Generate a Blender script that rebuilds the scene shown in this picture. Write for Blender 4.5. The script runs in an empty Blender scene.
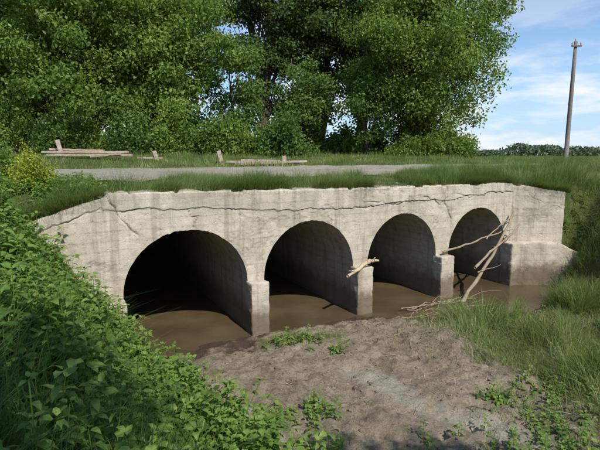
import bpy, math, numpy as np
from mathutils import Vector
rng=np.random.default_rng(7)
C=bpy.context.scene.collection
A=math.radians(28.5); ca,sa=math.cos(A),math.sin(A); OX,OY=-1.0,10.28
def wor(s,w): return OX+s*ca-w*sa, OY+s*sa+w*ca
def loc(x,y):
    dx=x-OX; dy=y-OY; return dx*ca+dy*sa, -dx*sa+dy*ca
# ---------- noise
def _h(i,j,k,seed):
    with np.errstate(over='ignore'):
        n=(i*374761393+j*668265263+k*1442695041+seed*974634777)&0xffffffff
        n=((n^(n>>13))*1274126177)&0xffffffff
        n=((n^(n>>16))*2246822519)&0xffffffff
    return ((n^(n>>15))&0xffffff)/16777215.0
def vn(x,y,z=0.0,seed=0):
    x=np.asarray(x,float); y=np.asarray(y,float)+0*x; z=np.asarray(z,float)+0*x
    i=np.floor(x).astype(np.int64); j=np.floor(y).astype(np.int64); k=np.floor(z).astype(np.int64)
    fx=x-i; fy=y-j; fz=z-k
    fx=fx*fx*(3-2*fx); fy=fy*fy*(3-2*fy); fz=fz*fz*(3-2*fz)
    r=0
    for a in (0,1):
        for b in (0,1):
            for c in (0,1):
                r=r+_h(i+a,j+b,k+c,seed)*(fx if a else 1-fx)*(fy if b else 1-fy)*(fz if c else 1-fz)
    return r*2-1
def fbm(x,y,z=0.0,o=4,seed=0):
    r=0; am=.5; f=1.0
    for q in range(o):
        r=r+am*vn(np.asarray(x)*f,np.asarray(y)*f,np.asarray(z)*f,seed+q); am*=.5; f*=2.03
    return r
def sst(x): x=np.clip(x,0,1); return x*x*(3-2*x)
def smax(a,b,k): h=np.clip(.5+.5*(a-b)/k,0,1); return b*(1-h)+a*h+k*h*(1-h)
def smin(a,b,k): return -smax(-a,-b,k)
# ---------- mesh
def mk(name,V,F,mat=None,attrs=None,smooth=False,parent=None):
    V=np.asarray(V,float).reshape(-1,3); me=bpy.data.meshes.new(name)
    Fs=F if isinstance(F,list) else [F]
    Fs=[np.asarray(f,np.int64) for f in Fs if len(f)]
    me.vertices.add(len(V)); me.vertices.foreach_set("co",V.astype(np.float32).ravel())
    li=np.concatenate([f.ravel() for f in Fs]); tot=np.concatenate([np.full(len(f),f.shape[1]) for f in Fs])
    st=np.concatenate([[0],np.cumsum(tot)[:-1]])
    me.loops.add(len(li)); me.loops.foreach_set("vertex_index",li.astype(np.int32))
    me.polygons.add(len(tot)); me.polygons.foreach_set("loop_start",st.astype(np.int32))
    me.polygons.foreach_set("use_smooth",np.full(len(tot),smooth))
    if attrs:
        for k,v in attrs.items():
            a=me.attributes.new(k,'FLOAT','POINT'); a.data.foreach_set("value",np.asarray(v,np.float32).ravel())
    me.update(calc_edges=True)
    if mat: me.materials.append(mat)
    o=bpy.data.objects.new(name,me); C.objects.link(o)
    if parent: o.parent=parent
    return o
def empty(name):
    o=bpy.data.objects.new(name,None); C.objects.link(o); return o
def gridf(nr,nc,off=0):
    i=np.arange(nr-1)[:,None]*nc+np.arange(nc-1)[None,:]
    i=i.ravel()+off
    return np.stack([i,i+1,i+nc+1,i+nc],1)
# ---------- materials
def newmat(name):
    m=bpy.data.materials.new(name); m.use_nodes=True; nt=m.node_tree; nt.nodes.clear()
    out=nt.nodes.new('ShaderNodeOutputMaterial'); return m,nt,out
def ramp(nt,fac,stops):
    r=nt.nodes.new('ShaderNodeValToRGB'); e=r.color_ramp.elements
    while len(e)<len(stops): e.new(.5)
    for q,(p,c) in enumerate(stops):
        e[q].position=p; e[q].color=(c[0],c[1],c[2],1) if hasattr(c,'__len__') else (c,c,c,1)
    nt.links.new(fac,r.inputs[0]); return r.outputs[0]
def mix(nt,f,a,b,mode='MIX'):
    m=nt.nodes.new('ShaderNodeMix'); m.data_type='RGBA'; m.blend_type=mode
    for sock,v in ((m.inputs[0],f),(m.inputs[6],a),(m.inputs[7],b)):
        if isinstance(v,bpy.types.NodeSocket): nt.links.new(v,sock)
        elif hasattr(v,'__len__'): sock.default_value=(v[0],v[1],v[2],1)
        else: sock.default_value=v
    return m.outputs[2]
def noise(nt,scale,detail=6,rough=.6,vec=None,dist=0):
    n=nt.nodes.new('ShaderNodeTexNoise'); n.inputs['Scale'].default_value=scale; n.inputs['Detail'].default_value=detail
    n.inputs['Roughness'].default_value=rough; n.inputs['Distortion'].default_value=dist
    if vec: nt.links.new(vec,n.inputs['Vector'])
    return n.outputs[0]
def attr(nt,name):
    a=nt.nodes.new('ShaderNodeAttribute'); a.attribute_name=name; return a.outputs['Fac']
def bump(nt,h,dist,st=1.0,nrm=None):
    b=nt.nodes.new('ShaderNodeBump'); b.inputs['Distance'].default_value=dist; b.inputs['Strength'].default_value=st
    nt.links.new(h,b.inputs['Height'])
    if nrm: nt.links.new(nrm,b.inputs['Normal'])
    return b.outputs[0]
def prin(nt,out,col,rough=.9,nrm=None,spec=.3):
    p=nt.nodes.new('ShaderNodeBsdfPrincipled'); p.inputs['Specular IOR Level'].default_value=spec
    if isinstance(rough,bpy.types.NodeSocket): nt.links.new(rough,p.inputs['Roughness'])
    else: p.inputs['Roughness'].default_value=rough
    if isinstance(col,bpy.types.NodeSocket): nt.links.new(col,p.inputs['Base Color'])
    else: p.inputs['Base Color'].default_value=(*col,1)
    if nrm: nt.links.new(nrm,p.inputs['Normal'])
    if out: nt.links.new(p.outputs[0],out.inputs[0])
    return p
def pos(nt): return nt.nodes.new('ShaderNodeNewGeometry').outputs['Position']
def leafmat(name,stops,trans=.35,rough=.5,spec=.25):
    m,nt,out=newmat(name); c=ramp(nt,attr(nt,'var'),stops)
    p=prin(nt,None,c,rough,None,spec)
    t=nt.nodes.new('ShaderNodeBsdfTranslucent')
    c2=mix(nt,.5,c,(.3,.37,.04)); nt.links.new(c2,t.inputs[0])
    mx=nt.nodes.new('ShaderNodeMixShader'); mx.inputs[0].default_value=trans
    nt.links.new(p.outputs[0],mx.inputs[1]); nt.links.new(t.outputs[0],mx.inputs[2]); nt.links.new(mx.outputs[0],out.inputs[0]); return m
def concrete(name,dark=1.0,wet=.3):
    m,nt,out=newmat(name); P=pos(nt)
    def k(r,g,b): return (r*dark,g*dark,b*dark)
    big=noise(nt,.8,6,.65,P); mid=noise(nt,4,8,.65,P); fine=noise(nt,45,6,.7,P)
    c=ramp(nt,big,[(.3,k(.36,.31,.23)),(.5,k(.49,.43,.33)),(.7,k(.60,.535,.42))])
    c=mix(nt,ramp(nt,mid,[(.33,.7),(.52,0.0)]),c,k(.26,.215,.15))
    c=mix(nt,ramp(nt,noise(nt,1.9,9,.72,P,.8),[(.5,0.0),(.58,.5)]),c,k(.66,.60,.49))
    c=mix(nt,ramp(nt,noise(nt,1.3,9,.72,P,1.2),[(.52,0.0),(.58,.55)]),c,k(.29,.245,.175))
    c=mix(nt,.42,c,ramp(nt,fine,[(.3,k(.28,.25,.19)),(.7,k(.72,.65,.53))]))
    mp=nt.nodes.new('ShaderNodeMapping'); mp.inputs['Scale'].default_value=(5,5,.3); nt.links.new(P,mp.inputs[0])
    st=noise(nt,1.0,7,.65,mp.outputs[0])
    c=mix(nt,ramp(nt,st,[(.51,0.0),(.66,.62)]),c,k(.17,.135,.095))
    mp2=nt.nodes.new('ShaderNodeMapping'); mp2.inputs['Scale'].default_value=(9,9,.5); mp2.inputs['Location'].default_value=(3,8,1); nt.links.new(P,mp2.inputs[0])
    c=mix(nt,ramp(nt,noise(nt,1.0,6,.6,mp2.outputs[0]),[(.58,0.0),(.72,.4)]),c,k(.7,.65,.55))
    vo=nt.nodes.new('ShaderNodeTexVoronoi'); vo.inputs['Scale'].default_value=38; nt.links.new(P,vo.inputs['Vector'])
    c=mix(nt,ramp(nt,vo.outputs['Distance'],[(.08,.3),(.2,0.0)]),c,k(.16,.13,.095))
    sx=nt.nodes.new('ShaderNodeSeparateXYZ'); nt.links.new(P,sx.inputs[0])
    wv=nt.nodes.new('ShaderNodeTexWave'); wv.bands_direction='Z'; wv.inputs['Scale'].default_value=1.6; wv.inputs['Distortion'].default_value=1.0; wv.inputs['Detail Scale'].default_value=1.5
    nt.links.new(P,wv.inputs[0])
    c=mix(nt,.16,c,ramp(nt,wv.outputs[0],[(.0,(.12,.10,.07)),(.1,(.5,.45,.34))]))
    ma=nt.nodes.new('ShaderNodeMath'); ma.operation='MULTIPLY_ADD'; nt.links.new(mid,ma.inputs[0]); ma.inputs[1].default_value=-.9
    nt.links.new(sx.outputs[2],ma.inputs[2])
    c=mix(nt,ramp(nt,ma.outputs[0],[(.0,.8),(wet,0.0)]),c,(.12,.09,.055))
    c=mix(nt,attr(nt,'dirt_and_depth'),c,(.06,.047,.032))
    h=mix(nt,.5,mid,fine)
    pit=noise(nt,14,3,.5,P)
    h=mix(nt,.35,h,ramp(nt,pit,[(.25,0.0),(.4,1.0)]))
    prin(nt,out,c,.92,bump(nt,h,.026,.85),.2); return m
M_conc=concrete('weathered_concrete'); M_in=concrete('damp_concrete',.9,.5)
def groundmat():
    m,nt,out=newmat('ground_soil'); P=pos(nt)
    big=noise(nt,1.1,6,.6,P); mid=noise(nt,5,8,.65,P); fine=noise(nt,38,6,.75,P); cl=noise(nt,13,6,.7,P)
    mud=ramp(nt,big,[(.3,(.19,.145,.095)),(.5,(.32,.255,.175)),(.7,(.43,.355,.26))])
    mud=mix(nt,.5,mud,ramp(nt,fine,[(.3,(.14,.105,.07)),(.7,(.5,.42,.315))]))
    mud=mix(nt,ramp(nt,mid,[(.47,0.0),(.62,.6)]),mud,(.13,.11,.055))
    mud=mix(nt,ramp(nt,cl,[(.54,0.0),(.61,.55)]),mud,(.09,.065,.04))
    sand=ramp(nt,fine,[(.3,(.27,.24,.185)),(.7,(.52,.47,.375))])
    c=mix(nt,ramp(nt,mix(nt,.62,attr(nt,'sand'),mid),[(.46,0.0),(.6,.85)]),mud,sand)
    grn=ramp(nt,mid,[(.3,(.06,.07,.02)),(.7,(.14,.165,.048))])
    c=mix(nt,ramp(nt,mix(nt,.4,attr(nt,'green'),mid),[(.38,0.0),(.55,1.0)]),c,grn)
    sx=nt.nodes.new('ShaderNodeSeparateXYZ'); nt.links.new(P,sx.inputs[0])
    ma=nt.nodes.new('ShaderNodeMath'); ma.operation='MULTIPLY_ADD'; nt.links.new(mid,ma.inputs[0]); ma.inputs[1].default_value=-.2
    nt.links.new(sx.outputs[2],ma.inputs[2])
    wet=ramp(nt,ma.outputs[0],[(.0,1.0),(.08,0.0)])
    c=mix(nt,wet,c,(.085,.06,.037))
    h=mix(nt,.5,mid,fine); h=mix(nt,.45,h,cl)
    prin(nt,out,c,.95,bump(nt,h,.1,1.0),.2); return m
M_ground=groundmat()
def watermat():
    m,nt,out=newmat('muddy_water'); P=pos(nt)
    c=ramp(nt,noise(nt,.8,4,.5,P),[(.35,(.075,.054,.028)),(.65,(.115,.084,.046))])
    rp=noise(nt,7,3,.5,P,.6)
    p=prin(nt,out,c,.03,bump(nt,rp,.012,.35),.6); p.inputs['IOR'].default_value=1.4; return m
def roadmat():
    m,nt,out=newmat('gravel'); P=pos(nt)
    f=noise(nt,30,6,.75,P); b=noise(nt,.8,5,.6,P); q=noise(nt,3.5,7,.7,P)
    c=ramp(nt,f,[(.3,(.26,.235,.18)),(.7,(.54,.49,.39))]); c=mix(nt,ramp(nt,b,[(.4,0.0),(.7,.6)]),c,(.30,.255,.18))
    c=mix(nt,ramp(nt,q,[(.5,0.0),(.62,.5)]),c,(.2,.19,.10))
    prin(nt,out,c,.95,bump(nt,f,.05)); return m
def woodmat(name,a,b):
    m,nt,out=newmat(name); tc=nt.nodes.new('ShaderNodeTexCoord').outputs['Object']
    f=noise(nt,9,8,.7,tc,.6); prin(nt,out,ramp(nt,f,[(.3,a),(.7,b)]),.85,bump(nt,f,.015)); return m
M_road=roadmat(); M_water=watermat()
M_bark=woodmat('bark',(.05,.04,.03),(.14,.115,.085)); M_drift=woodmat('driftwood',(.18,.13,.085),(.4,.32,.22))
M_fresh=woodmat('split_wood',(.36,.25,.14),(.62,.5,.34)); M_old=woodmat('weathered_timber',(.26,.19,.14),(.5,.4,.32)); M_pole=woodmat('pole_wood',(.13,.115,.1),(.22,.2,.18))
M_leafA=leafmat('leaf_bright',[(0,(.075,.135,.02)),(.5,(.165,.25,.045)),(1,(.27,.36,.08))],.42)
M_leafB=leafmat('leaf_mid',[(0,(.05,.10,.022)),(.5,(.11,.185,.042)),(1,(.19,.27,.065))],.4)
M_leafD=leafmat('leaf_dark',[(0,(.03,.06,.018)),(.5,(.065,.115,.032)),(1,(.115,.175,.05))],.35)
M_nettle=leafmat('broad_leaf',[(0,(.06,.13,.022)),(.5,(.14,.24,.042)),(1,(.24,.34,.075))],.38,.45)
M_grass=leafmat('grass_blade',[(0,(.07,.115,.025)),(.6,(.165,.235,.065)),(.9,(.24,.295,.10)),(1,(.42,.38,.2))],.38,.55)
M_grassD=leafmat('grass_blade_deep',[(0,(.045,.09,.02)),(.6,(.10,.175,.042)),(1,(.17,.24,.07))],.35,.5)
M_dry=leafmat('dry_grass',[(0,(.18,.14,.085)),(1,(.44,.37,.25))],.15,.8)
M_yel=leafmat('leaf_yellow',[(0,(.14,.2,.02)),(.5,(.3,.36,.035)),(1,(.55,.53,.05))],.3)
# ---------- terrain
SB=8.62; SE=10.05; RW0=3.1; RW1=8.2
def bendw(s): return np.maximum(np.minimum(s,12.5)-SB,0)*.54
def zedge(s): return np.interp(s,[-8,-6,-4.6,-3,8.4,10.3,11.5,13,15],[3.2,3.1,2.82,3.25,3.14,3.0,3.05,3.15,3.2])
def walltop(s): return np.interp(s,[-5.6,-4.3,-3.15,-3.0,2.5,8.4,8.7,10.1],[2.55,2.84,3.2,3.3,3.2,3.17,3.12,2.88])
TN=(-.797,-.603); TT=(-.603,.797)
def front(s,w):
    x,y=wor(s,w)
    shore=np.interp(s,[-30,-2.6,-1.27,.9,2.6,3.5,4.1,5.5,7.6,9,11,30],[.2,-.1,-.24,-.5,-.38,-1.0,-1.95,-2.2,-1.95,-1.6,-1.0,0])+.2*fbm(x*1.3,y*1.3,seed=3)
    e=shore-w
    bar=np.where(e>0,.2*(1-np.exp(-e/.7))+.05*np.minimum(e,8),np.maximum(.35*e,-.45))
    bar=bar+(.13*fbm(x*.9,y*.9,seed=5)+.1*fbm(x*3.5,y*3.5,seed=6)+.04*fbm(x*11,y*11,o=3,seed=7))*sst(e/.6+.3)
    bar=bar+.16*np.exp(-((x-2.9)**2+(y-8.7)**2)/.7)
    d=(x+.5)*TN[0]+(y-5.1)*TN[1]+.3*fbm(x*.8,y*.8,seed=9); t=(x+.5)*TT[0]+(y-5.1)*TT[1]
    k=np.interp(t,[-1,4],[.85,1.4]); hm=2.4+.8*sst((t+1)/6)
    hl=smin(k*d,hm+0*d,.5)
    stoe=np.interp(w,[-30,-6,-4,-2.5,-1.4,-.9,0,.25],[6,6.8,7.4,8.3,9.5,10.2,10.35,10.4])
    kr=np.interp(w,[-2,-.9],[.95,1.6]); hr=smin(kr*(s-stoe),3.1+0*s,.4)
    z=smax(smax(bar,hl,.15),hr,.2)
    z=z+.06*fbm(x*1.7,y*1.7,seed=11)*sst((z-.3)/1)
    f=sst((w+1.2)/1.4)*(s<-5.2); z=z*(1-f)+zedge(s)*f
    tw=.12+1.6*np.maximum(s-SE,0)
    f=sst((w+bendw(s)-.2+tw*.3)/tw)*(s>SB+.05)
    zt=np.where(s<SE,walltop(s)-.03,zedge(s)); zt=zt+(zedge(s)-zt)*sst((w+.9)/1.1)
    z=z*(1-f)+zt*f
    f2=sst((w+.02)/.1)*((s>-2.85)&(s<8.5)); z=z*(1-f2)+(-.5)*f2
    return z
def top(s,w):
    x,y=wor(s,w)
    b=np.interp(w,[.25,RW0-.3,RW0,RW1,9.4,11.4,13.8,34,80,300],[3.25,3.29,3.32,3.5,3.54,3.7,3.9,4.0,3.7,3.2])
    rt=sst((s-10)/25); b=b-rt*np.interp(w,[9,13,60],[0,.25,.2])
    z=zedge(s)+(b-zedge(s))*sst((w-.25)/1.3)
    onroad=sst((w-RW0+.4)/.5)*sst((RW1+.4-w)/.5)
    z=z+.1*fbm(x*.5,y*.5,seed=21)*sst((w-.25)/2)*(1-onroad)*sst((200-w)/100)+.03*fbm(x*2,y*2,seed=4)*(1-onroad)*(w<60)
    z=z+.05*fbm(x*.35,y*.35,seed=26)*onroad*sst((60-abs(s))/30)
    return z
def H(s,w):
    s=np.asarray(s,float); w=np.asarray(w,float)
    up=(w>.25)|((w>0)&(s>-5.4)&(s<SB))
    return np.where(up,top(s,np.maximum(w,.25)),front(s,np.minimum(w,.25)))
def geo(a,b,n,sgn):
    return a+sgn*(np.geomspace(1,abs(b-a)+1,n)-1)
S=np.concatenate([geo(-7,-2500,45,-1)[::-1],np.arange(-6.95,14,.05),geo(14.03,2500,45,1)])
Wf=np.concatenate([geo(-9,-600,35,-1)[::-1],np.arange(-8.95,.22,.05),[.25]])
Wb=np.concatenate([[.25],np.arange(.35,3.4,.12),np.arange(3.5,14,.25),geo(14,3000,60,1)])
def segdist(px,py,pts):
    d=np.full(np.shape(px),1e9)
    for (x0,y0),(x1,y1) in zip(pts[:-1],pts[1:]):
        vx,vy=x1-x0,y1-y0; t=np.clip(((px-x0)*vx+(py-y0)*vy)/(vx*vx+vy*vy+1e-9),0,1)
        d=np.minimum(d,np.hypot(px-x0-t*vx,py-y0-t*vy))
    return d
def leftd(x,y): return (x+.5)*TN[0]+(y-5.1)*TN[1]
def rightgrass(x,y):
    xb=np.interp(y,[0,4,6,7,8.4,10,10.6,14],[3.7,3.6,3.75,3.5,3.0,2.8,2.95,3.2])
    return x-xb
def masks(x,y,s,w):
    up=(w>.25)|((s>SB)&(w>-bendw(s)+.15))
    g=np.where(up,1.0,np.clip(sst(leftd(x,y)/.3+.3)+sst(rightgrass(x,y)/.8),0,1))
    g=np.where(up&(w<.8)&(s<3),.4,g)
    weeds=np.exp(-segdist(x,y,[(-.7,9.1),(.7,9.3)])**2/.12)*.55+np.exp(-segdist(x,y,[(2.6,4.6),(4.0,6.2)])**2/.8)*.4
    g=np.where(up,g,np.maximum(g,weeds))
    sand=np.where(up,0,np.exp(-(segdist(x,y,[(1.0,7.6),(1.6,6.4),(3.0,5.3),(4,4.5)])/.45)**2))*(.75+.5*fbm(x*1.5,y*1.5,seed=33))
    return g,sand
Vs=[];Fs=[];G=[];SD=[];off=0
for Wl,fn in ((Wf,front),(Wb,top)):
    ss,ww=np.meshgrid(S,Wl); x,y=wor(ss,ww); z=fn(ss,ww)
    Vs.append(np.stack([x,y,z],-1).reshape(-1,3)); Fs.append(gridf(len(Wl),len(S),off)); off+=ss.size
    g,sd=masks(x,y,ss,ww); G.append(g.ravel()); SD.append(sd.ravel())
ss,ww=np.meshgrid(np.linspace(-3.4,9.4,40),np.linspace(.2,11,30)); x,y=wor(ss,ww)
Vs.append(np.stack([x,y,-.45+.05*fbm(x*2,y*2)],-1).reshape(-1,3)); Fs.append(gridf(30,40,off)); off+=ss.size; G.append(np.zeros(ss.size)); SD.append(np.zeros(ss.size))
ss,zz=np.meshgrid(np.linspace(-3.4,9.4,40),np.linspace(-.6,3.2,16)); x,y=wor(ss,10.4+.3*fbm(ss*2,zz*2))  # unseen earth wall added across the barrel ends to keep the interiors dark
Vs.append(np.stack([x,y,zz],-1).reshape(-1,3)); Fs.append(gridf(16,40,off)); G.append(np.zeros(ss.size)); SD.append(np.zeros(ss.size))
mk('ground',np.concatenate(Vs),np.concatenate(Fs),M_ground,{'green':np.concatenate(G),'sand':np.concatenate(SD)},True)
ss,ww=np.meshgrid(np.linspace(-3.3,40,60),np.linspace(-60,10.3,80)); x,y=wor(ss,ww)
mk('stream_water',np.stack([x,y,0*x],-1),gridf(80,60),M_water,None,True)
ss,ww=np.meshgrid(np.concatenate([geo(-12,-400,20,-1)[::-1],np.arange(-11.5,20,.3),geo(20,600,24,1)]),np.linspace(RW0,RW1,20))
wj=ww+.5*fbm(ss*1.0,ww*.5,seed=8)*((ww<RW0+.2)|(ww>RW1-.2)); x,y=wor(ss,wj)
mk('gravel_road',np.stack([x,y,top(ss,wj)+.035+.0*x],-1),gridf(20,ss.shape[1]),M_road,None,True)
# ---------- bridge
bridge=empty('concrete_arch_culvert_bridge')
ZS=1.2; RZ=1.27; cen=[-1.52,1.435,4.305,7.17]; rad=[1.32,1.23,1.19,1.2]
cols=[];zb=[]
def addpier(a,b):
    n=max(4,int((b-a)/.018)); q=np.linspace(a,b,n); cols.append(q); zb.append(np.full(n,ZS))
def chip(s): return .01*vn(s*9,s*0+3.3,seed=31)+.01*vn(s*25,s*0+1.3,seed=32)
edges=[-5.6]
for c,r in zip(cen,rad):
    addpier(edges[-1],c-r); th=np.linspace(0,math.pi,140)[1:-1]; q=c-r*np.cos(th); ch=chip(q)*np.sin(th)**.5
    cols.append(q); zb.append(ZS+RZ*np.sin(th)+ch); edges.append(c+r)
addpier(edges[-1],SE)
pier_ranges=[(-5.6,cen[0]-rad[0])]+[(cen[i]+rad[i],cen[i+1]-rad[i+1]) for i in range(3)]+[(cen[3]+rad[3],SE)]
sc=np.concatenate(cols); zbc=np.concatenate(zb)
def jag(pts,n=14,amp=.05,seed=0):
    pts=np.array(pts,float); L=np.concatenate([[0],np.cumsum(np.hypot(*np.diff(pts,axis=0).T))])
    t=np.linspace(0,L[-1],max(3,int(L[-1]*n))); p=np.stack([np.interp(t,L,pts[:,0]),np.interp(t,L,pts[:,1])],1)
    r=np.random.default_rng(seed); j=r.normal(0,amp,p.shape); j[0]=0;j[-1]=0; return p+j
zcp=lambda s: np.interp(s,[-5.6,-3.2,-2,.0,1.5,3,4.4,5.7,7,8.3,9,11.1],[2.2,2.98,2.93,2.83,2.74,2.72,2.76,2.78,2.86,2.93,2.9,2.6])+.035*vn(np.asarray(s)*2.1,0*np.asarray(s)+5,seed=41)+.022*vn(np.asarray(s)*7,0*np.asarray(s)+5,seed=42)+.01*vn(np.asarray(s)*22,0*np.asarray(s)+5,seed=43)
cr=[(jag([(-3.05,3.25),(-2.8,2.75),(-2.3,2.25)],8,.03,1),.009,.9),
    (jag([(-1.5,2.9),(-1.3,2.68),(-1.4,2.48)],10,.03,2),.008,.7),
    (jag([(2.4,2.72),(3.1,2.87),(4.0,2.7),(4.9,2.88),(5.7,2.7),(6.1,2.97),(6.9,2.8),(8.2,3.02)],9,.04,3),.011,.9),
    (jag([(5.75,3.2),(5.8,2.6),(6.05,2.2)],9,.03,4),.010,.9),
    (jag([(.7,3.25),(.9,2.85)],8,.02,6),.007,.6),
    (jag([(8.6,3.15),(8.63,2.4),(8.6,1.3)],7,.015,7),.012,.9),
    (jag([(9.0,2.9),(9.5,2.5),(10.0,2.35)],7,.03,8),.007,.5),
    (jag([(2.75,2.7),(2.85,2.1),(2.8,1.6)],8,.02,10),.007,.5),
    (jag([(-.1,2.8),(-.05,2.2),(.02,1.4)],8,.02,12),.007,.5)]
def facedisp(s,z):
    m=np.zeros(s.shape)
    for pts,wd,am in cr:
        x0,x1=pts[:,0].min()-.1,pts[:,0].max()+.1; q=(s>x0)&(s<x1)
        if q.any():
            d=segdist(s[q],z[q],[tuple(p) for p in pts]); m[q]=np.maximum(m[q],am*np.exp(-(d/(wd*(1+.8*vn(s[q]*5,z[q]*5))))**2)*sst(vn(s[q]*2.7,z[q]*2.7,seed=55)*1.3+.85))
    zc=zcp(s); below=z<zc
    gap=np.exp(-((z-(zc-.01))/.010)**2)*sst((vn(s*1.9,0*s,seed=51)+.22)*2.2)*(s<SB)
    m=np.maximum(m,gap*.7)
    sp=fbm(s*1.1,z*1.6,seed=61); spall=sst((sp-.24)/.03)
    sp2=fbm(s*4,z*4,seed=62); sp2=sst((sp2-.3)/.05)
    cap=np.where(below,0,.022)*(s<SB)
    dsp=-cap+.035*m+.008*spall*(1+.8*vn(s*20,z*20,seed=66))+.006*sp2+.005*fbm(s*2,z*2,seed=63)+.004*fbm(s*16,z*16,seed=64)
    brk=sst((fbm(s*2.3,s*0+2,seed=67)-.22)/.06)
    te=sst((walltop(s)-z)/(.04+.05*brk)); dsp=dsp+(1-te)*(.02+.03*brk)
    wash=sst((z-zc)/.05)*sst(.4+fbm(s*1.4,z*.7,seed=68)*3)*.2 + sst((zc-z)/.02)*np.exp(-(zc-z)/.12)*.2*sst(.5+vn(s*3,0*s,seed=69))
    dirt_and_depth=np.clip(m*.8+spall*.14+sp2*.1+wash,0,1)
    return dsp-bendw(s),dirt_and_depth
def fpart(s,z):
    dsp,dirt_and_depth=facedisp(s,z); x,y=wor(s,dsp); return np.stack([x,y,z],-1),dirt_and_depth
Vs=[];Fs=[];D=[];off=0
nr=120; t=np.linspace(0,1,nr)[:,None]
brk=sst((fbm(sc*2.3,sc*0+2,seed=67)-.22)/.06)
wt=walltop(sc)+.014*vn(sc*3,0*sc,seed=71)+.012*vn(sc*11,0*sc,seed=72)-.04*brk
z=zbc[None,:]*(1-t)+wt[None,:]*t; s=np.repeat(sc[None,:],nr,0)
V,d=fpart(s,z); Vs.append(V.reshape(-1,3)); D.append(d.ravel()); Fs.append(gridf(nr,len(sc),off)); off+=s.size
n2=8; ws=np.linspace(0,1,n2)[:,None]
dsp,_=facedisp(sc,wt); wv=dsp[None,:]*(1-ws)+(.5-bendw(sc))[None,:]*ws; sx=np.repeat(sc[None,:],n2,0); x,y=wor(sx,wv)
zz=wt[None,:]+.01*fbm(sx*6,wv*6,seed=73)*np.sin(ws*3.1)
Vs.append(np.stack([x,y,zz],-1).reshape(-1,3)); D.append(np.zeros(x.size)+.3); Fs.append(gridf(n2,len(sc),off)); off+=x.size
for a,b in pier_ranges:
    n=max(4,int((b-a)/.03)); q=np.linspace(a,b,n); s,z=np.meshgrid(q,np.linspace(-.6,ZS,50)); V,d=fpart(s,z)
    Vs.append(V.reshape(-1,3)); D.append(d.ravel()); Fs.append(gridf(50,n,off)); off+=s.size
for e in (-5.6,SE):
    s,z=np.meshgrid(np.linspace(0,.5,12),np.linspace(-.6,float(walltop(e)),40)); x,y=wor(e+0*s,s-float(bendw(e))); Vs.append(np.stack([x,y,z],-1).reshape(-1,3)); D.append(np.zeros(x.size)); Fs.append(gridf(40,12,off)); off+=x.size
mk('facade',np.concatenate(Vs),np.concatenate(Fs),M_conc,{'dirt_and_depth':np.concatenate(D)},True,bridge)
Vs=[];Fs=[];D=[];off=0
for c,r in zip(cen,rad):
    th=np.linspace(0,math.pi,90); q=c-r*np.cos(th); zq=ZS+RZ*np.sin(th)+chip(q)*np.sin(th)**.5
    zl=np.linspace(-.6,ZS,24)[:-1]
    ps=np.concatenate([np.full(23,c-r),q,np.full(23,c+r)]); pz=np.concatenate([zl,zq,zl[::-1]])
    W=np.concatenate([[0,.02],np.arange(.08,10.5,.12)]); s,w=np.meshgrid(ps,W); z=np.repeat(pz[None,:],len(W),0)
    dn=(.02*fbm(s*1.3+c,w*1.3,z*1.3,seed=81)+.01*fbm(s*8,w*8,z*8,seed=82))*sst(w/.1)
    f0,_=facedisp(ps,pz); w=w+f0[None,:]*(w<.01)
    nx=(c-s)/r; nz=-(z-ZS).clip(0,9)/RZ; s=s+nx*dn; z=z+nz*dn
    x,y=wor(s,w); Vs.append(np.stack([x,y,z],-1).reshape(-1,3)); D.append((sst(w/9)*.25+.08*sst(fbm(s*2,w*2,z*2)*3)).ravel()); Fs.append(gridf(len(W),len(ps),off)); off+=x.size  # tone darkens steadily with depth into the barrel, plus noise blotches
mk('arch_barrels',np.concatenate(Vs),np.concatenate(Fs),M_in,{'dirt_and_depth':np.concatenate(D)},True,bridge)
def rbox(name,s0,s1,w0,w1,z0,z1,mat,parent,step=.03,amp=.03,seed=0,bend=False):
    Vs=[];Fs=[];off=0; lo=np.array([s0,w0,z0]);hi=np.array([s1,w1,z1]); cc=(lo+hi)/2
    for ax in range(3):
        a,b=[q for q in range(3) if q!=ax]
        na=max(3,int((hi[a]-lo[a])/step)); nb=max(3,int((hi[b]-lo[b])/step))
        ga,gb=np.meshgrid(np.linspace(lo[a],hi[a],na),np.linspace(lo[b],hi[b],nb))
        for side in (lo[ax],hi[ax]):
            P=np.zeros(ga.shape+(3,)); P[...,a]=ga;P[...,b]=gb;P[...,ax]=side
            br=.02+.03*np.clip(.5+fbm(P[...,0:1]*6,P[...,1:2]*6,P[...,2:3]*6,seed=seed+44),0,1); q=np.clip(P,lo+br,hi-br); dd=P-q; L=np.linalg.norm(dd,axis=-1,keepdims=True); P=q+dd/np.maximum(L,1e-6)*np.minimum(L,br)
            nv=(P-cc)/(hi-lo)
            f=fbm(P[...,0]*2.5,P[...,1]*2.5,P[...,2]*2.5,seed=90+seed)*amp*.6+fbm(P[...,0]*9,P[...,1]*9,P[...,2]*9,seed=95+seed)*amp*.5
            P=P+nv*f[...,None]*2
            Vs.append(P.reshape(-1,3)); Fs.append(gridf(nb,na,off)); off+=P.size//3
    V=np.concatenate(Vs)
    if bend:
        e=sst((V[:,0]-(s1-.7))/.7); V[:,2]-=e*.28*(V[:,2]>.2)*(V[:,2]/z1); V[:,1]=V[:,1]-bendw(V[:,0])+e**2*.06*(V[:,1]<0)
    x,y=wor(V[:,0],V[:,1])
    return mk(name,np.stack([x,y,V[:,2]],1),np.concatenate(Fs),mat,{'dirt_and_depth':np.clip(.02+.3*fbm(V[:,0]*3,V[:,1]*3,V[:,2]*3,seed=seed+7),0,1)},True,parent)
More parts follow.
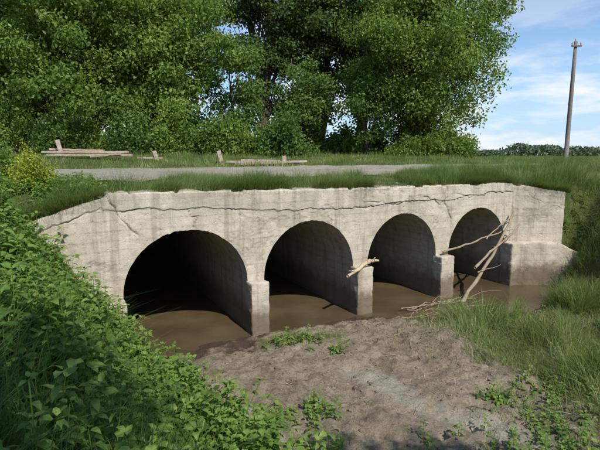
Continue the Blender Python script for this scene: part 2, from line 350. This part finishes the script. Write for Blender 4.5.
for i in range(3):
    a=cen[i]+rad[i]; b=cen[i+1]-rad[i+1]
    rbox('pier_%d'%(i+1),a-.02,b+.01,-.27,.12,-.6,1.2,M_conc,bridge,seed=i,amp=.03)
rbox('abutment_left',cen[0]-rad[0]-.6,cen[0]-rad[0]+.02,-.28,.12,-.6,1.15,M_conc,bridge,seed=5)
rbox('abutment_right',cen[3]+rad[3]-.02,10.35,-.32,.12,-.6,1.33,M_conc,bridge,seed=6,bend=True,amp=.03)
# ---------- tubes
def tube(pts,radii,n=8,jit=0.0,seed=0):
    pts=np.array(pts,float); radii=np.array(radii,float); m=len(pts); T=np.gradient(pts,axis=0); T/=np.linalg.norm(T,axis=1)[:,None]+1e-9
    up=np.array([0,0,1.]) if abs(T[0][2])<.9 else np.array([1.,0,0]); V=[]
    r=np.random.default_rng(seed)
    for i in range(m):
        a=np.cross(T[i],up); a/=np.linalg.norm(a)+1e-9; b=np.cross(a,T[i])
        th=np.arange(n)/n*2*math.pi; rr=radii[i]*(1+jit*r.normal(0,1,n))
        V.append(pts[i]+np.outer(np.cos(th)*rr,a)+np.outer(np.sin(th)*rr,b))
    V=np.concatenate(V); F=[]
    for i in range(m-1):
        for j in range(n): F.append([i*n+j,i*n+(j+1)%n,(i+1)*n+(j+1)%n,(i+1)*n+j])
    for base in (0,(m-1)*n):
        for j in range(1,n-1,2):
            if j+2<=n-1: F.append([base,base+j,base+j+1,base+j+2])
    return V,np.array(F)
def wob(p0,p1,n,amp,seed,sag=0):
    r=np.random.default_rng(seed); t=np.linspace(0,1,n)[:,None]; P=np.array(p0,float)*(1-t)+np.array(p1,float)*t
    j=np.cumsum(r.normal(0,amp,(n,3)),axis=0); j=j-j[0]-t*(j[-1]-j[0]); P+=j; P[:,2]-=sag*np.sin(t[:,0]*math.pi); return P
def joinparts(parts):
    Vs=[];Fs=[];o=0
    for V,F in parts: Vs.append(V);Fs.append(F+o);o+=len(V)
    return np.concatenate(Vs),np.concatenate(Fs)
def L3(s,w,z): x,y=wor(s,w); return (float(x),float(y),z)
def branch(name,segs,mat,seed=0):
    parts=[]
    for i,(p0,p1,r0,r1,amp) in enumerate(segs):
        P=wob(p0,p1,14,amp,seed+i); parts.append(tube(P,np.linspace(r0,r1,14)*(1+.12*np.sin(np.arange(14)*2.3+i)),8,.07,seed+i))
    V,F=joinparts(parts); return mk(name,V,F,mat,None,True)
branch('fallen_branch',[(L3(5.75,-.75,-.1),L3(8.5,-.16,2.3),.06,.03,.018),(L3(7.4,-.4,1.3),L3(8.55,-.3,1.75),.03,.012,.015),(L3(6.6,-.55,.7),L3(7.1,-.9,.95),.02,.006,.012)],M_drift,3)
branch('fallen_branch',[(L3(5.65,-.12,1.3),L3(8.45,-.2,1.75),.03,.018,.02),(L3(7.3,-.2,1.55),L3(8.6,-.25,2.25),.022,.01,.015)],M_drift,13)
branch('fallen_branch',[(L3(6.3,-.7,.9),L3(8.5,-.4,1.95),.04,.02,.02)],M_drift,19)
branch('broken_log',[(L3(2.2,-.45,1.12),L3(3.05,-.2,1.36),.035,.06,.008),(L3(2.9,-.25,1.34),L3(3.25,-.3,1.36),.055,.03,.012),(L3(2.5,-.35,1.2),L3(2.2,-.5,1.26),.02,.008,.005),(L3(2.9,-.25,1.34),L3(3.1,-.35,1.46),.03,.008,.012)],M_fresh,23)
segs=[]
r=np.random.default_rng(5)
for i in range(18):
    s0=r.uniform(3.1,5.7); w0=r.uniform(-1.3,-.45); an=r.normal(0,.35); l=r.uniform(.4,1.7)
    segs.append((L3(s0,w0,r.uniform(-.01,.1)),L3(s0+l*math.cos(an),w0+l*math.sin(an)*.7,r.uniform(-.02,.28)),r.uniform(.008,.017),.003,.022))
branch('driftwood_sticks',segs,M_drift,41)
segs=[]
for i in range(120):
    x0=r.uniform(-.4,3.9); y0=r.uniform(5.2,10.3); an=r.uniform(0,3.14); l=r.uniform(.12,.7)*r.uniform(.4,1)
    if i>60: x0=2.6+r.normal(0,.5); y0=8.9+r.normal(0,.7)
    s_,w_=loc(x0,y0); x1,y1=x0+l*math.cos(an),y0+l*math.sin(an); s2,w2=loc(x1,y1)
    if float(H(s_,w_))<.03 or float(H(s2,w2))<.0: continue
    segs.append(((x0,y0,float(H(s_,w_))+.01),(x1,y1,float(H(s2,w2))+.02),r.uniform(.003,.01),.002,.008))
branch('twigs_on_mud',segs,M_drift,141)
# ---------- leaves
def leaves(P,size,r,up=.4,asp=.55,outd=None):
    n=len(P); nr=r.normal(0,1,(n,3)); nr[:,2]+=up
    if outd is not None: nr+=outd*.8
    nr/=np.linalg.norm(nr,axis=1)[:,None]+1e-9
    a=np.cross(nr,r.normal(0,1,(n,3))); a/=np.linalg.norm(a,axis=1)[:,None]+1e-9; b=np.cross(nr,a)
    L=(size*r.uniform(.6,1.35,n))[:,None]
    V=np.stack([P-a*L*.5,P+b*L*asp*.5+nr*L*.06,P+a*L*.5,P-b*L*asp*.5+nr*L*.06],1).reshape(-1,3)
    F=np.arange(n*4).reshape(n,4); return V,F
def tree(name,x,y,h,cr,mat,lobes=70,lpl=420,leaf=.24,cz=None,rz=None,trunk=.3,seed=0,base=None,low=0,lobr=(.8,1.7),stems=1,limb=.24,asp=.55):
    r=np.random.default_rng(seed); s,w=loc(x,y); gz=float(H(s,w))-.1 if base is None else base
    e=empty(name); rz=rz or h*.4; cz=cz or h-rz
    u=r.normal(0,1,(lobes,3)); u/=np.linalg.norm(u,axis=1)[:,None]; rad_=r.uniform(0,1,lobes)**.4*.92
    wobble=1+.3*vn(u[:,0]*1.8+seed,u[:,1]*1.8,u[:,2]*1.8,seed=seed)
    LC=np.stack([x+u[:,0]*rad_*cr*wobble,y+u[:,1]*rad_*cr*wobble,gz+cz+u[:,2]*rad_*rz*wobble],1)
    if low: LC[:,2]=np.where(LC[:,2]<gz+low,gz+low+r.uniform(0,1.5,lobes),LC[:,2])
    LR=r.uniform(lobr[0],lobr[1],lobes)*(1.15-.35*rad_)
    Ps=[];Os=[];Var=[]
    for c,R_ in zip(LC,LR):
        n=int(lpl*(R_/lobr[1])**2*r.uniform(.7,1.2))+20
        v=r.normal(0,1,(n,3)); v/=np.linalg.norm(v,axis=1)[:,None]; q=r.uniform(0,1,n)**.5
        sh=1+.5*vn(v[:,0]*2.2+c[0],v[:,1]*2.2,v[:,2]*2.2,seed=2)
        p=c+v*(q*R_*sh)[:,None]*np.array([1.1,1.1,.75])+r.normal(0,.06,(n,3))
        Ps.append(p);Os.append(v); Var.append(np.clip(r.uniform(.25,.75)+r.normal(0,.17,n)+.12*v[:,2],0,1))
    P=np.concatenate(Ps);O=np.concatenate(Os);Va=np.concatenate(Var)
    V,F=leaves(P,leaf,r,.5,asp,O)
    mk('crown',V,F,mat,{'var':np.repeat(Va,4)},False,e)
    parts=[]
    for k in range(stems):
        bx,by=(x+r.normal(0,.5)*(stems>1),y+r.normal(0,.5)*(stems>1)); tx,ty=x+r.normal(0,.06*h),y+r.normal(0,.04*h)
        tp=wob((bx,by,gz-.3),(tx,ty,gz+h*.85),14,h*.006,seed+k); tr=trunk*np.linspace(1,.12,14)**.9; tr[0]*=1.35
        parts.append(tube(tp,tr,10,.04,seed))
        for i in range(k,lobes,max(1,stems*2)):
            c=LC[i]; f=np.clip((c[2]-gz)/h-r.uniform(.12,.25),.12,.85); j=f*13; j0=int(j); b=tp[j0]*(1-(j-j0))+tp[min(j0+1,13)]*(j-j0)
            c=b+(c-b)*.85
            mid=(b+c)/2+np.array([0,0,.05*h*r.uniform(-.3,1)]); rr=trunk*(1-f)*limb+.015
            tt=np.linspace(0,1,8)[:,None]; pp=b*(1-tt)**2+2*mid*tt*(1-tt)+c*tt**2+np.cumsum(r.normal(0,.03,(8,3)),0)*tt
            parts.append(tube(pp,rr*np.linspace(1,.2,8),6,.03,i))
    V,F=joinparts(parts); mk('trunk_and_limbs',V,F,M_bark,None,True,e)
    return e
T=[('maple_tree',-19.5,31,15,5.4,M_leafA,140,1),('maple_tree',-13.8,29,14,4.9,M_leafA,140,2),('maple_tree',-8.6,30.5,13.5,4.0,M_leafA,120,3),
   ('maple_tree',-24,38,18,6.5,M_leafB,110,4),('maple_tree',-16.5,38,18,5.5,M_leafB,110,5),('maple_tree',-10.5,38,17,4.2,M_leafB,90,6)]
for n_,x,y,h,cr_,m_,lb,sd in T:
    nr_=y<33
    tree(n_,x,y,h,cr_,m_,lobes=lb,seed=sd,rz=h*.52,cz=h*.52,low=.6,leaf=.2 if nr_ else .27,lpl=900 if nr_ else 520,trunk=.24,asp=.65)
tree('cottonwood_tree',-3.2,43,24,4.6,M_leafD,135,520,.28,cz=13,rz=11.5,trunk=.5,seed=11,stems=2,asp=.65)
tree('cottonwood_tree',1.2,45,25,5.0,M_leafD,150,520,.28,cz=13,rz=12,trunk=.5,seed=12,stems=2,asp=.65)
tree('cottonwood_tree',5.6,43,24,4.8,M_leafB,140,520,.28,cz=12.5,rz=12,trunk=.45,seed=13,stems=2,asp=.65)
tree('willow_tree',8.9,35,18,5.4,M_leafA,320,640,.2,cz=8.4,rz=8.6,trunk=.35,seed=14,low=.7,stems=3,asp=.6)
tree('young_tree',-4.6,33,9,2.3,M_leafB,50,380,.22,cz=4.4,rz=4.4,trunk=.13,seed=15,lobr=(.5,1.2))
tree('young_tree',.2,36,8.5,2.6,M_leafB,55,380,.24,cz=4,rz=4.2,trunk=.13,seed=16,lobr=(.5,1.2))
tree('young_tree',4.9,34,8,2.4,M_leafB,55,380,.22,cz=3.8,rz=3.8,trunk=.13,seed=17,lobr=(.5,1.2))
tree('shade_tree',1.6,-4.6,11,2.1,M_leafB,52,340,.16,cz=7.8,rz=2.2,trunk=.2,seed=21,lobr=(.5,1.0),base=2.2)
tree('shade_tree',5.4,-3.1,10,1.5,M_leafB,26,300,.16,cz=7.4,rz=1.4,trunk=.14,seed=22,lobr=(.4,.8),base=1.8)
def shrub(name,x,y,rx,ry,h,mat,n,leaf,seed,lob=18):
    r=np.random.default_rng(seed); s,w=loc(x,y); gz=float(H(s,w)); u=r.normal(0,1,(lob,3)); u/=np.linalg.norm(u,axis=1)[:,None]; u[:,2]=abs(u[:,2]); q=r.uniform(0,1,lob)**.4
    Cn=np.stack([x+u[:,0]*rx*q*.8,y+u[:,1]*ry*q*.8,gz+u[:,2]*h*q*.85],1); k=r.integers(0,lob,n); v=r.normal(0,.5,(n,3))
    P=Cn[k]+v*np.array([rx,ry,h])*.33; P[:,2]=np.maximum(P[:,2],gz+.02); V,F=leaves(P,leaf,r,.6,.6)
    var=np.clip(.5+(r.uniform(-.25,.25,lob))[k]+r.normal(0,.15,n),0,1)
    parts=[tube(wob((x,y,gz-.1),tuple(c),6,.02*h,seed),np.linspace(.03*h,.008*h,6)*.6,5) for c in Cn]
    e=empty(name); mk('foliage',V,F,mat,{'var':np.repeat(var,4)},False,e); V,F=joinparts(parts); mk('stems',V,F,M_bark,None,True,e)
r=np.random.default_rng(77)
for i in range(16):
    x=-22+i*1.42+r.normal(0,.3); y=27+r.uniform(-1,2.5); shrub('shrub',x,y,1.7,1.4,r.uniform(1.6,3.2),[M_leafB,M_leafA,M_leafA][i%3],6500,.17,100+i)
for i in range(9):
    shrub('shrub',-1+i*1.7+r.normal(0,.3),38+r.uniform(-2,1),1.5,1.3,r.uniform(1.6,3.0),[M_leafB,M_leafA][i%2],3200,.24,130+i)
for i in range(3):
    shrub('shrub',7.2+i*1.9+r.normal(0,.3),32.5+r.uniform(-.6,.6),1.5,1.2,r.uniform(1.2,2.0),M_leafA,4000,.17,170+i)
shrub('flowering_shrub',-5.7,9.9,.6,.5,.85,M_yel,7000,.045,150,16)
shrub('shrub',-7.3,11.5,.8,.7,.9,M_leafA,5000,.07,151)
r=np.random.default_rng(9); n=30000; xx=r.uniform(-260,420,n); hh=3+7*(fbm(xx*.03,0*xx,seed=3)+.4)+3*vn(xx*.12,0*xx)
P=np.stack([xx,330+r.normal(0,6,n),2+r.uniform(0,1,n)**.7*hh],1); V,F=leaves(P,2.2,r,.4,.7)
M_far=leafmat('leaf_distant',[(0,(.09,.125,.085)),(1,(.145,.185,.115))],.2)
mk('distant_tree_line',V,F,M_far,{'var':np.repeat(r.uniform(0,1,n),4)})
# ---------- grass
def blades(name,x,y,z,h,wd,mat,r,nl=4,lean=.45,var=None,bias=None):
    n=len(x); ph=r.uniform(0,2*math.pi,n); la=r.uniform(0,2*math.pi,n)+1.2*vn(x*.9,y*.9,seed=77); ll=h*np.abs(r.normal(0,lean,n)); t=np.linspace(0,1,nl)
    wv=np.stack([np.cos(ph),np.sin(ph)],1)*(wd/2)[:,None]; lv=np.stack([np.cos(la),np.sin(la)],1)*ll[:,None]
    cl=np.stack([vn(x*1.6,y*1.6,seed=78),vn(x*1.6,y*1.6,seed=79)],1); lv=lv+cl*h[:,None]*.55; ll=np.hypot(lv[:,0],lv[:,1])
    if bias is not None: lv=lv+np.array(bias)[None]*h[:,None]*r.uniform(0,1,n)[:,None]; ll=np.hypot(lv[:,0],lv[:,1])
    V=np.zeros((n,nl,2,3))
    for i,tt in enumerate(t):
        cx=x+lv[:,0]*tt**1.8; cy=y+lv[:,1]*tt**1.8; cz=z-.03+h*tt*(1-.3*tt*np.clip(ll/h,0,2)); k=(1-tt)**.6 if tt<1 else .04
        for q,sg in enumerate((-1,1)):
            V[:,i,q,0]=cx+sg*wv[:,0]*k; V[:,i,q,1]=cy+sg*wv[:,1]*k; V[:,i,q,2]=cz
    b=np.arange(n)[:,None]*nl*2
    F=np.concatenate([np.stack([b[:,0]+2*i,b[:,0]+2*i+1,b[:,0]+2*i+3,b[:,0]+2*i+2],1) for i in range(nl-1)])
    if var is None: var=np.clip(r.beta(2.2,2.5,n)+.35*vn(x*1.2,y*1.2,seed=5)+.15*vn(x*.3,y*.3,seed=6),0,1)
    return mk(name,V.reshape(-1,3),F,mat,{'var':np.repeat(var,nl*2)})
def scat(n,s0,s1,w0,w1,dens,r):
    s=r.uniform(s0,s1,n); w=r.uniform(w0,w1,n); x,y=wor(s,w); k=r.uniform(0,1,n)<dens(x,y,s,w); return x[k],y[k],s[k],w[k]
r=np.random.default_rng(33)
x,y,s,w=scat(125000,-8,16,.06,RW0+.15,lambda x,y,s,w: sst((fbm(x*1.4,y*1.4,seed=14)+.3+.3*sst((w-.3)/.8)+.25*sst((s-6)/3))*2.4)*sst(w/.3+.15),r)
h=(.09+.36*sst(fbm(x*1.1,y*1.1,seed=15)*3+.3)*(1-.45*sst((w-.8)/.8)*(s<7)))*r.uniform(.5,1.4,len(x))+.16*sst((s-6.5)/3)*(w<1.8)+.15*sst((s-10)/3)
blades('grass_deck_edge',x,y,H(s,w),h,r.uniform(.006,.012,len(x)),M_grass,r,3)
x,y,s,w=scat(40000,-5.5,10.2,.02,.4,lambda x,y,s,w: sst((fbm(s*1.6,s*0+4,seed=75)+.14+.3*sst((s-3)/3)+.4*(s<-3.2))*4),r)
w2=w-bendw(s); x,y=wor(s,w2)
blades('grass_overhang',x,y,walltop(s)-.0*s,r.uniform(.12,.42,len(x)),r.uniform(.005,.01,len(x)),M_grass,r,4,.35,None,(.477*1.0,-.879*1.0))
x,y,s,w=scat(50000,9,24,.2,10,lambda x,y,s,w: (w<RW0),r)
blades('grass_embankment_top',x,y,H(s,w),r.uniform(.25,.6,len(x)),r.uniform(.009,.016,len(x)),M_grass,r,3)
x,y,s,w=scat(170000,-22,40,RW1-.1,30,lambda x,y,s,w: np.clip(1.1-(w-9)/26,0.2,1),r)
blades('grass_verge',x,y,H(s,w),r.uniform(.1,.3,len(x))*(.8+1.0*sst(fbm(x*.5,y*.5)*2.5)),r.uniform(.014,.028,len(x)),M_grass,r,3)
x,y,s,w=scat(26000,-12,26,RW0-.1,RW1+.1,lambda x,y,s,w: sst(fbm(x*1.3,y*1.3,seed=45)*4+.2)*(.12+.88*((w<RW0+.7)|(w>RW1-.9)|(abs(w-5.6)<.3))),r)
blades('grass_road_shoulder',x,y,H(s,w),r.uniform(.05,.2,len(x)),r.uniform(.008,.014,len(x)),M_grass,r,3)
def onw(s,w): return (s>SB-.3)&(s<SE+.35)&(w<-bendw(s)+.3)&(w>-bendw(s)-.35)
def rgd(x,y,s,w):
    g=rightgrass(x,y)+.9*fbm(x*1.3,y*1.3,seed=16)
    return (sst(g/.6+.2)*.9+.15*sst((g+1.4)/1.2))*(H(s,w)>.04)*((s>10.5)|(w<-.45)|((s>SB)&(w>-bendw(s)+.3)))*(~onw(s,w))*(.3+.7*sst(fbm(x*1.5,y*1.5,seed=17)*3.5+.4))
x,y,s,w=scat(270000,2.0,18,-11,.25,rgd,r)
h=(.12+.58*sst(fbm(x*1.0,y*1.0,seed=18)*2.8+.35)*sst(rightgrass(x,y)/.9)*(1-.45*sst((7.5-y)/2))+.2*sst(H(s,w)-.6))*r.uniform(.45,1.35,len(x))
blades('grass_right_bank',x,y,H(s,w),h,r.uniform(.006,.014,len(x)),M_grass,r,4,.55)
x,y,s,w=scat(18000,1.2,12,-8,-.5,lambda x,y,s,w: (sst((rightgrass(x,y)+.8)/.8)*.5+.7*np.exp(-((x-2.8)**2+(y-8.8)**2)/1.0))*(H(s,w)>.04)*(~onw(s,w)),r)
blades('dry_grass',x,y,H(s,w),r.uniform(.06,.4,len(x)),r.uniform(.004,.008,len(x)),M_dry,r,3,1.0)
def sp(x,y,s,w):
    q=np.exp(-segdist(x,y,[(-.7,9.1),(.7,9.3)])**2/.1)*.4+np.exp(-segdist(x,y,[(3.0,4.4),(4.0,6.4),(3.6,8)])**2/.9)*.9+.4*np.exp(-((x-.9)**2+(y-4.4)**2)/.9)+.06
    return q*sst(fbm(x*3,y*3,seed=19)*4+.1)*(H(s,w)>.05)
x,y,s,w=scat(110000,-3,9,-9,-.3,sp,r)
blades('grass_mud_bar',x,y,H(s,w),r.uniform(.04,.24,len(x)),r.uniform(.004,.008,len(x)),M_grass,r,3)
def lg(x,y,s,w):
    d=leftd(x,y); return sst((d-.1)/.3)*np.clip(.18+1.0*sst((-x-.5-.1*y+.5)/.8)*sst((4.6-y)/1.3),0,1)
x,y,s,w=scat(110000,-9,2,-10.5,.25,lg,r); k=(np.hypot(x,y)>1.3); x,y,s,w=x[k],y[k],s[k],w[k]
blades('grass_left_bank',x,y,H(s,w),r.uniform(.3,.8,len(x)),r.uniform(.006,.013,len(x)),M_grassD,r,4,.6)
# ---------- broadleaf plants
def broad(name,x,y,z,h,mat,r,leaf=.085,lev=7,hx=.3):
    n=len(x); Ls=[]; VR=[]; pv=r.uniform(.2,.8,n); lx=r.normal(0,.15,n)*h; ly=r.normal(0,.15,n)*h; a0=r.uniform(0,6.28,n); ls=r.uniform(.6,1.35,n)
    for l in range(lev):
        f=.25+.75*l/(lev-1)
        for side in range(2 if l<lev-1 else 4):
            an=a0+l*1.57+side*(3.14 if l<lev-1 else 1.57)+r.normal(0,.25,n)
            L=leaf*ls*r.uniform(.75,1.2,n)*(1.3-.6*f); dr=r.normal(-.05,.3,n)+(.35 if l==lev-1 else 0)
            bx=x+lx*f*f; by=y+ly*f*f; bz=z+h*f
            d=np.stack([np.cos(an)*np.cos(dr),np.sin(an)*np.cos(dr),np.sin(dr)],1); sd=np.stack([-np.sin(an),np.cos(an),r.normal(0,.25,n)],1)
            up=np.cross(d,sd); b=np.stack([bx,by,bz],1)+d*(L*.25)[:,None]; Lc=L[:,None]
            dn=np.array([0,0,1.])*Lc
            V=np.stack([b,b+d*Lc*.5+up*Lc*.05,b+d*Lc-dn*.25,b+d*Lc*.25+sd*Lc*hx+up*Lc*.1,b+d*Lc*.65+sd*Lc*hx*.75+up*Lc*.08-dn*.05,b+d*Lc*.25-sd*Lc*hx+up*Lc*.1,b+d*Lc*.65-sd*Lc*hx*.75+up*Lc*.08-dn*.05],1)
            Ls.append(V); VR.append(np.clip(pv+.35*(f-.6)+r.normal(0,.1,n),0,1))
    V=np.concatenate(Ls); m=len(V); b=np.arange(m)*7
    F=np.concatenate([np.stack([b+i,b+j,b+k],1) for i,j,k in ((0,1,3),(3,1,4),(4,1,2),(0,5,1),(5,6,1),(6,2,1))])
    e=empty(name); mk('leaves',V.reshape(-1,3),F,mat,{'var':np.repeat(np.concatenate(VR),7)},False,e)
    VV=np.zeros((n,2,2,3)); wd=.004
    for i,f in enumerate((0,1)):
        for q,sg in enumerate((-1,1)):
            VV[:,i,q]=np.stack([x+lx*f+sg*wd*np.cos(a0),y+ly*f+sg*wd*np.sin(a0),z-.05+(h+.05)*f],1)
    b=np.arange(n)*4; mk('stems',VV.reshape(-1,3),np.stack([b,b+1,b+3,b+2],1),mat,{'var':np.full(n*4,.5)},False,e)
x,y,s,w=scat(18000,-10,2.5,-10,1.2,lambda x,y,s,w: sst((leftd(x,y)+.18-.22*sst((y-6)/2)+.35*fbm(x*1.5,y*1.5,seed=22))/.25)*np.clip(1-.8*sst((-x-.6-.1*y+.3)/.6)*sst((4.4-y)/1.2),.0,1)*((w<-.12)|(s<-5))*(np.hypot(x,y)>1.7)*(.35+.65*(fbm(x*2,y*2,seed=23)>-.14)),r)
print('broad',len(x))
broad('nettle_patch',x,y,H(s,w),(.16+.45*sst(fbm(x*1.3,y*1.3,seed=24)*2.4+.45))*r.uniform(.6,1.35,len(x)),M_nettle,r,.13)
x,y,s,w=scat(2500,-9,-3.0,.5,RW0,lambda x,y,s,w: .6*sst(fbm(x,y,seed=27)*3+.3),r)
broad('roadside_weeds',x,y,H(s,w),r.uniform(.1,.3,len(x)),M_nettle,r,.09,6)
x,y,s,w=scat(2200,3,12,-8,-.5,lambda x,y,s,w: sst((rightgrass(x,y)+.4)/.8)*.5*sst(fbm(x,y,seed=29)*3)*(H(s,w)>.04)*(~onw(s,w)),r)
broad('bank_weeds',x,y,H(s,w),r.uniform(.15,.4,len(x)),M_nettle,r,.08,6,.2)
cl=[(.35,6.0,.14),(.15,6.3,.1),(2.1,4.9,.25),(2.5,4.8,.2),(.7,8.4,.1),(-.3,9.0,.2),(.2,9.1,.2),(2.9,6.4,.14),(.5,4.9,.3),(3.4,5.2,.4),(3.9,6.6,.3),(-.3,5.9,.2),(3.3,5.8,.4),(3.0,4.9,.4)]
xs=[];ys=[]
for a,b,q in cl:
    m=int(50*q**.7); xs.append(a+r.normal(0,q,m)); ys.append(b+r.normal(0,q,m))
x=np.concatenate(xs);y=np.concatenate(ys); s,w=loc(x,y); broad('mud_bar_weeds',x,y,H(s,w),r.uniform(.05,.24,len(x)),M_nettle,r,.075,4)
def rocks(name,x,y,z,sz,mat,r):
    u=np.array([[1,0,0],[-1,0,0],[0,1,0],[0,-1,0],[0,0,1],[0,0,-1]],float)
    f=[(0,2,4),(2,1,4),(1,3,4),(3,0,4),(2,0,5),(1,2,5),(3,1,5),(0,3,5)]
    vs=list(u);F=[];mm={}
    def md(a,b):
        k=(min(a,b),max(a,b))
        if k not in mm: v=vs[a]+vs[b]; vs.append(v/np.linalg.norm(v)); mm[k]=len(vs)-1
        return mm[k]
    for a,b,c in f:
        p,q,o=md(a,b),md(b,c),md(c,a); F+=[(a,p,o),(p,b,q),(o,q,c),(p,q,o)]
    B=np.array(vs); F=np.array(F); n=len(x); V=B[None]*r.uniform(.7,1.3,(n,len(B),1))*(sz[:,None,None])*np.stack([r.uniform(.8,1.4,n),r.uniform(.8,1.2,n),r.uniform(.45,.8,n)],1)[:,None]
    V=V+np.stack([x,y,z],1)[:,None]; F=(F[None]+np.arange(n)[:,None,None]*len(B)).reshape(-1,3)
    return mk(name,V.reshape(-1,3),F,mat,{'green':np.zeros(n*len(B)),'sand':np.repeat(r.uniform(0,.6,n),len(B))},True)
x,y,s,w=scat(14000,-3,9,-9,-.2,lambda x,y,s,w:(leftd(x,y)<.1)*(H(s,w)>.03)*(.15+.85*sst(fbm(x*2,y*2,seed=28)*3)),r)
rocks('mud_clods',x,y,H(s,w),np.minimum(r.exponential(.009,len(x))+.004,.04),M_ground,r)
x,y,s,w=scat(5000,-6,8,.05,1.0,lambda x,y,s,w:.5*(s<4)+.1,r)
rocks('soil_clods',x,y,H(s,w)+.0,r.exponential(.012,len(x))+.006,M_ground,r)
# ---------- timber debris
def beam(p0,p1,wd,th,seed):
    p0=np.array(p0);p1=np.array(p1); t=(p1-p0)/np.linalg.norm(p1-p0); a=np.cross(t,[0,0,1.])
    if np.linalg.norm(a)<.1: a=np.cross(t,[0,1.,0])
    a/=np.linalg.norm(a); b=np.cross(a,t); r=np.random.default_rng(seed); n=10; V=[]
    for i in range(n):
        c=p0+(p1-p0)*i/(n-1)+r.normal(0,.006,3)
        for u,v in ((-1,-1),(1,-1),(1,1),(-1,1)): V.append(c+a*u*wd/2*(1+r.normal(0,.05))+b*v*th/2*(1+r.normal(0,.05)))
    F=[[i*4+j,i*4+(j+1)%4,(i+1)*4+(j+1)%4,(i+1)*4+j] for i in range(n-1) for j in range(4)]+[[0,1,2,3],[n*4-4,n*4-3,n*4-2,n*4-1]]
    return np.array(V),np.array(F)
def gz(x,y): s,w=loc(x,y); return float(H(s,w))
def debris(name,X,Y,planks,posts,seed):
    g=gz(X,Y); parts=[]
    for i,(x0,y0,z0,x1,y1,z1,wd,th) in enumerate(planks): parts.append(beam((X+x0,Y+y0,g+z0),(X+x1,Y+y1,g+z1),wd,th,seed+i))
    e=empty(name); V,F=joinparts(parts); mk('planks',V,F,M_old,None,False,e)
    parts=[beam((X+x0,Y+y0,g-.3),(X+x1,Y+y1,g+z1),.17,.17,seed+50+i) for i,(x0,y0,x1,y1,z1) in enumerate(posts)]
    V,F=joinparts(parts); mk('posts',V,F,M_old,None,False,e)
debris('collapsed_timber_guard_rail',-9.0,20.0,[(-1.9,0,.3,1.7,.1,.3,.22,.08),(-1.6,-.2,.18,1.9,0,.16,.2,.09),(-1.7,.25,.42,.6,.3,.36,.18,.07),(.2,-.1,.1,1.5,-.3,.22,.18,.08)],[(-1.0,.1,-1.25,0,.8)],200)
debris('collapsed_timber_guard_rail',-1.6,20.5,[(-1.6,0,.2,1.6,.2,.16,.22,.09),(-1.2,-.2,.1,1.9,0,.22,.2,.09),(-1.0,.2,.28,.9,.3,.24,.18,.07)],[(-1.75,.1,-1.95,0,.65),(1.0,.1,.9,.1,.45)],230)
debris('collapsed_timber_guard_rail',-6.8,21.5,[(-.6,0,.1,.5,.1,.1,.16,.08)],[(.3,.1,.15,0,.4)],260)
pe=empty('utility_pole'); X,Y=20.3,36.0; g=gz(X,Y)
V,F=tube([(X,Y,g-1),(X,Y,g+3),(X+.02,Y,g+6),(X+.03,Y,12.3)],[.17,.155,.135,.11],12); mk('pole',V,F,M_pole,None,True,pe)
V,F=beam((X-.35,Y-.14,11.95),(X+.4,Y-.14,11.95),.1,.12,3); mk('crossarm',V,F,M_pole,None,False,pe)
parts=[tube([(X+a,Y-.14,12.01),(X+a,Y-.14,12.08),(X+a,Y-.14,12.12),(X+a,Y-.14,12.2)],[.02,.05,.06,.03],8) for a in (-.3,.33)]+[tube([(X,Y,12.3),(X,Y,12.38),(X,Y,12.5)],[.03,.06,.03],8)]
V,F=joinparts(parts); mk('insulators',V,F,M_old,None,True,pe)
# ---------- world, sun, camera
azs=math.radians(31); sh=np.array([math.sin(azs),-math.cos(azs)]); el=math.radians(47)
sd=Vector((sh[0]*math.cos(el),sh[1]*math.cos(el),math.sin(el)))
sun=bpy.data.lights.new('sun','SUN'); sun.energy=5.0; sun.angle=math.radians(.53); sun.color=(1,.955,.88)
so=bpy.data.objects.new('sun',sun); C.objects.link(so); so.rotation_euler=sd.to_track_quat('Z','Y').to_euler()
W=bpy.data.worlds.new('World'); bpy.context.scene.world=W; W.use_nodes=True; nt=W.node_tree; nt.nodes.clear()
out=nt.nodes.new('ShaderNodeOutputWorld'); bg=nt.nodes.new('ShaderNodeBackground'); bg.inputs[1].default_value=.15
sky=nt.nodes.new('ShaderNodeTexSky'); sky.sky_type='NISHITA'; sky.sun_disc=False; sky.sun_elevation=el
sky.sun_rotation=math.atan2(sh[0],sh[1]); sky.air_density=1.0; sky.dust_density=.2; sky.ozone_density=2.0
tc=nt.nodes.new('ShaderNodeTexCoord').outputs['Generated']; mp=nt.nodes.new('ShaderNodeMapping'); mp.inputs['Scale'].default_value=(1,1,3.6); mp.inputs['Location'].default_value=(.7,.1,.2); nt.links.new(tc,mp.inputs[0])
cn=noise(nt,4.6,8,.55,mp.outputs[0],.2); cf=ramp(nt,cn,[(.46,0.0),(.6,.95)])
sx=nt.nodes.new('ShaderNodeSeparateXYZ'); nt.links.new(tc,sx.inputs[0]); el_=ramp(nt,sx.outputs[2],[(0,1.0),(.15,1.0),(.2,.35),(.5,.2)])
cf=mix(nt,1.0,cf,el_,'MULTIPLY')
tint=mix(nt,1.0,sky.outputs[0],(.86,.97,1.08),'MULTIPLY')
c=mix(nt,ramp(nt,sx.outputs[2],[(0,.85),(.13,.45),(.26,0.0)]),tint,(3.3,4.7,6.3))
c=mix(nt,cf,c,(6.3,6.5,6.8)); nt.links.new(c,bg.inputs[0]); nt.links.new(bg.outputs[0],out.inputs[0])
cam=bpy.data.cameras.new('camera'); cam.lens=28; cam.sensor_width=36; cam.clip_end=6000; cam.clip_start=.05
co=bpy.data.objects.new('camera',cam); C.objects.link(co); co.location=(0,0,4); co.rotation_euler=(math.radians(90-8.5),0,0)
sc_=bpy.context.scene; sc_.camera=co; sc_.view_settings.view_transform='Standard'; sc_.view_settings.look='None'; sc_.view_settings.exposure=0
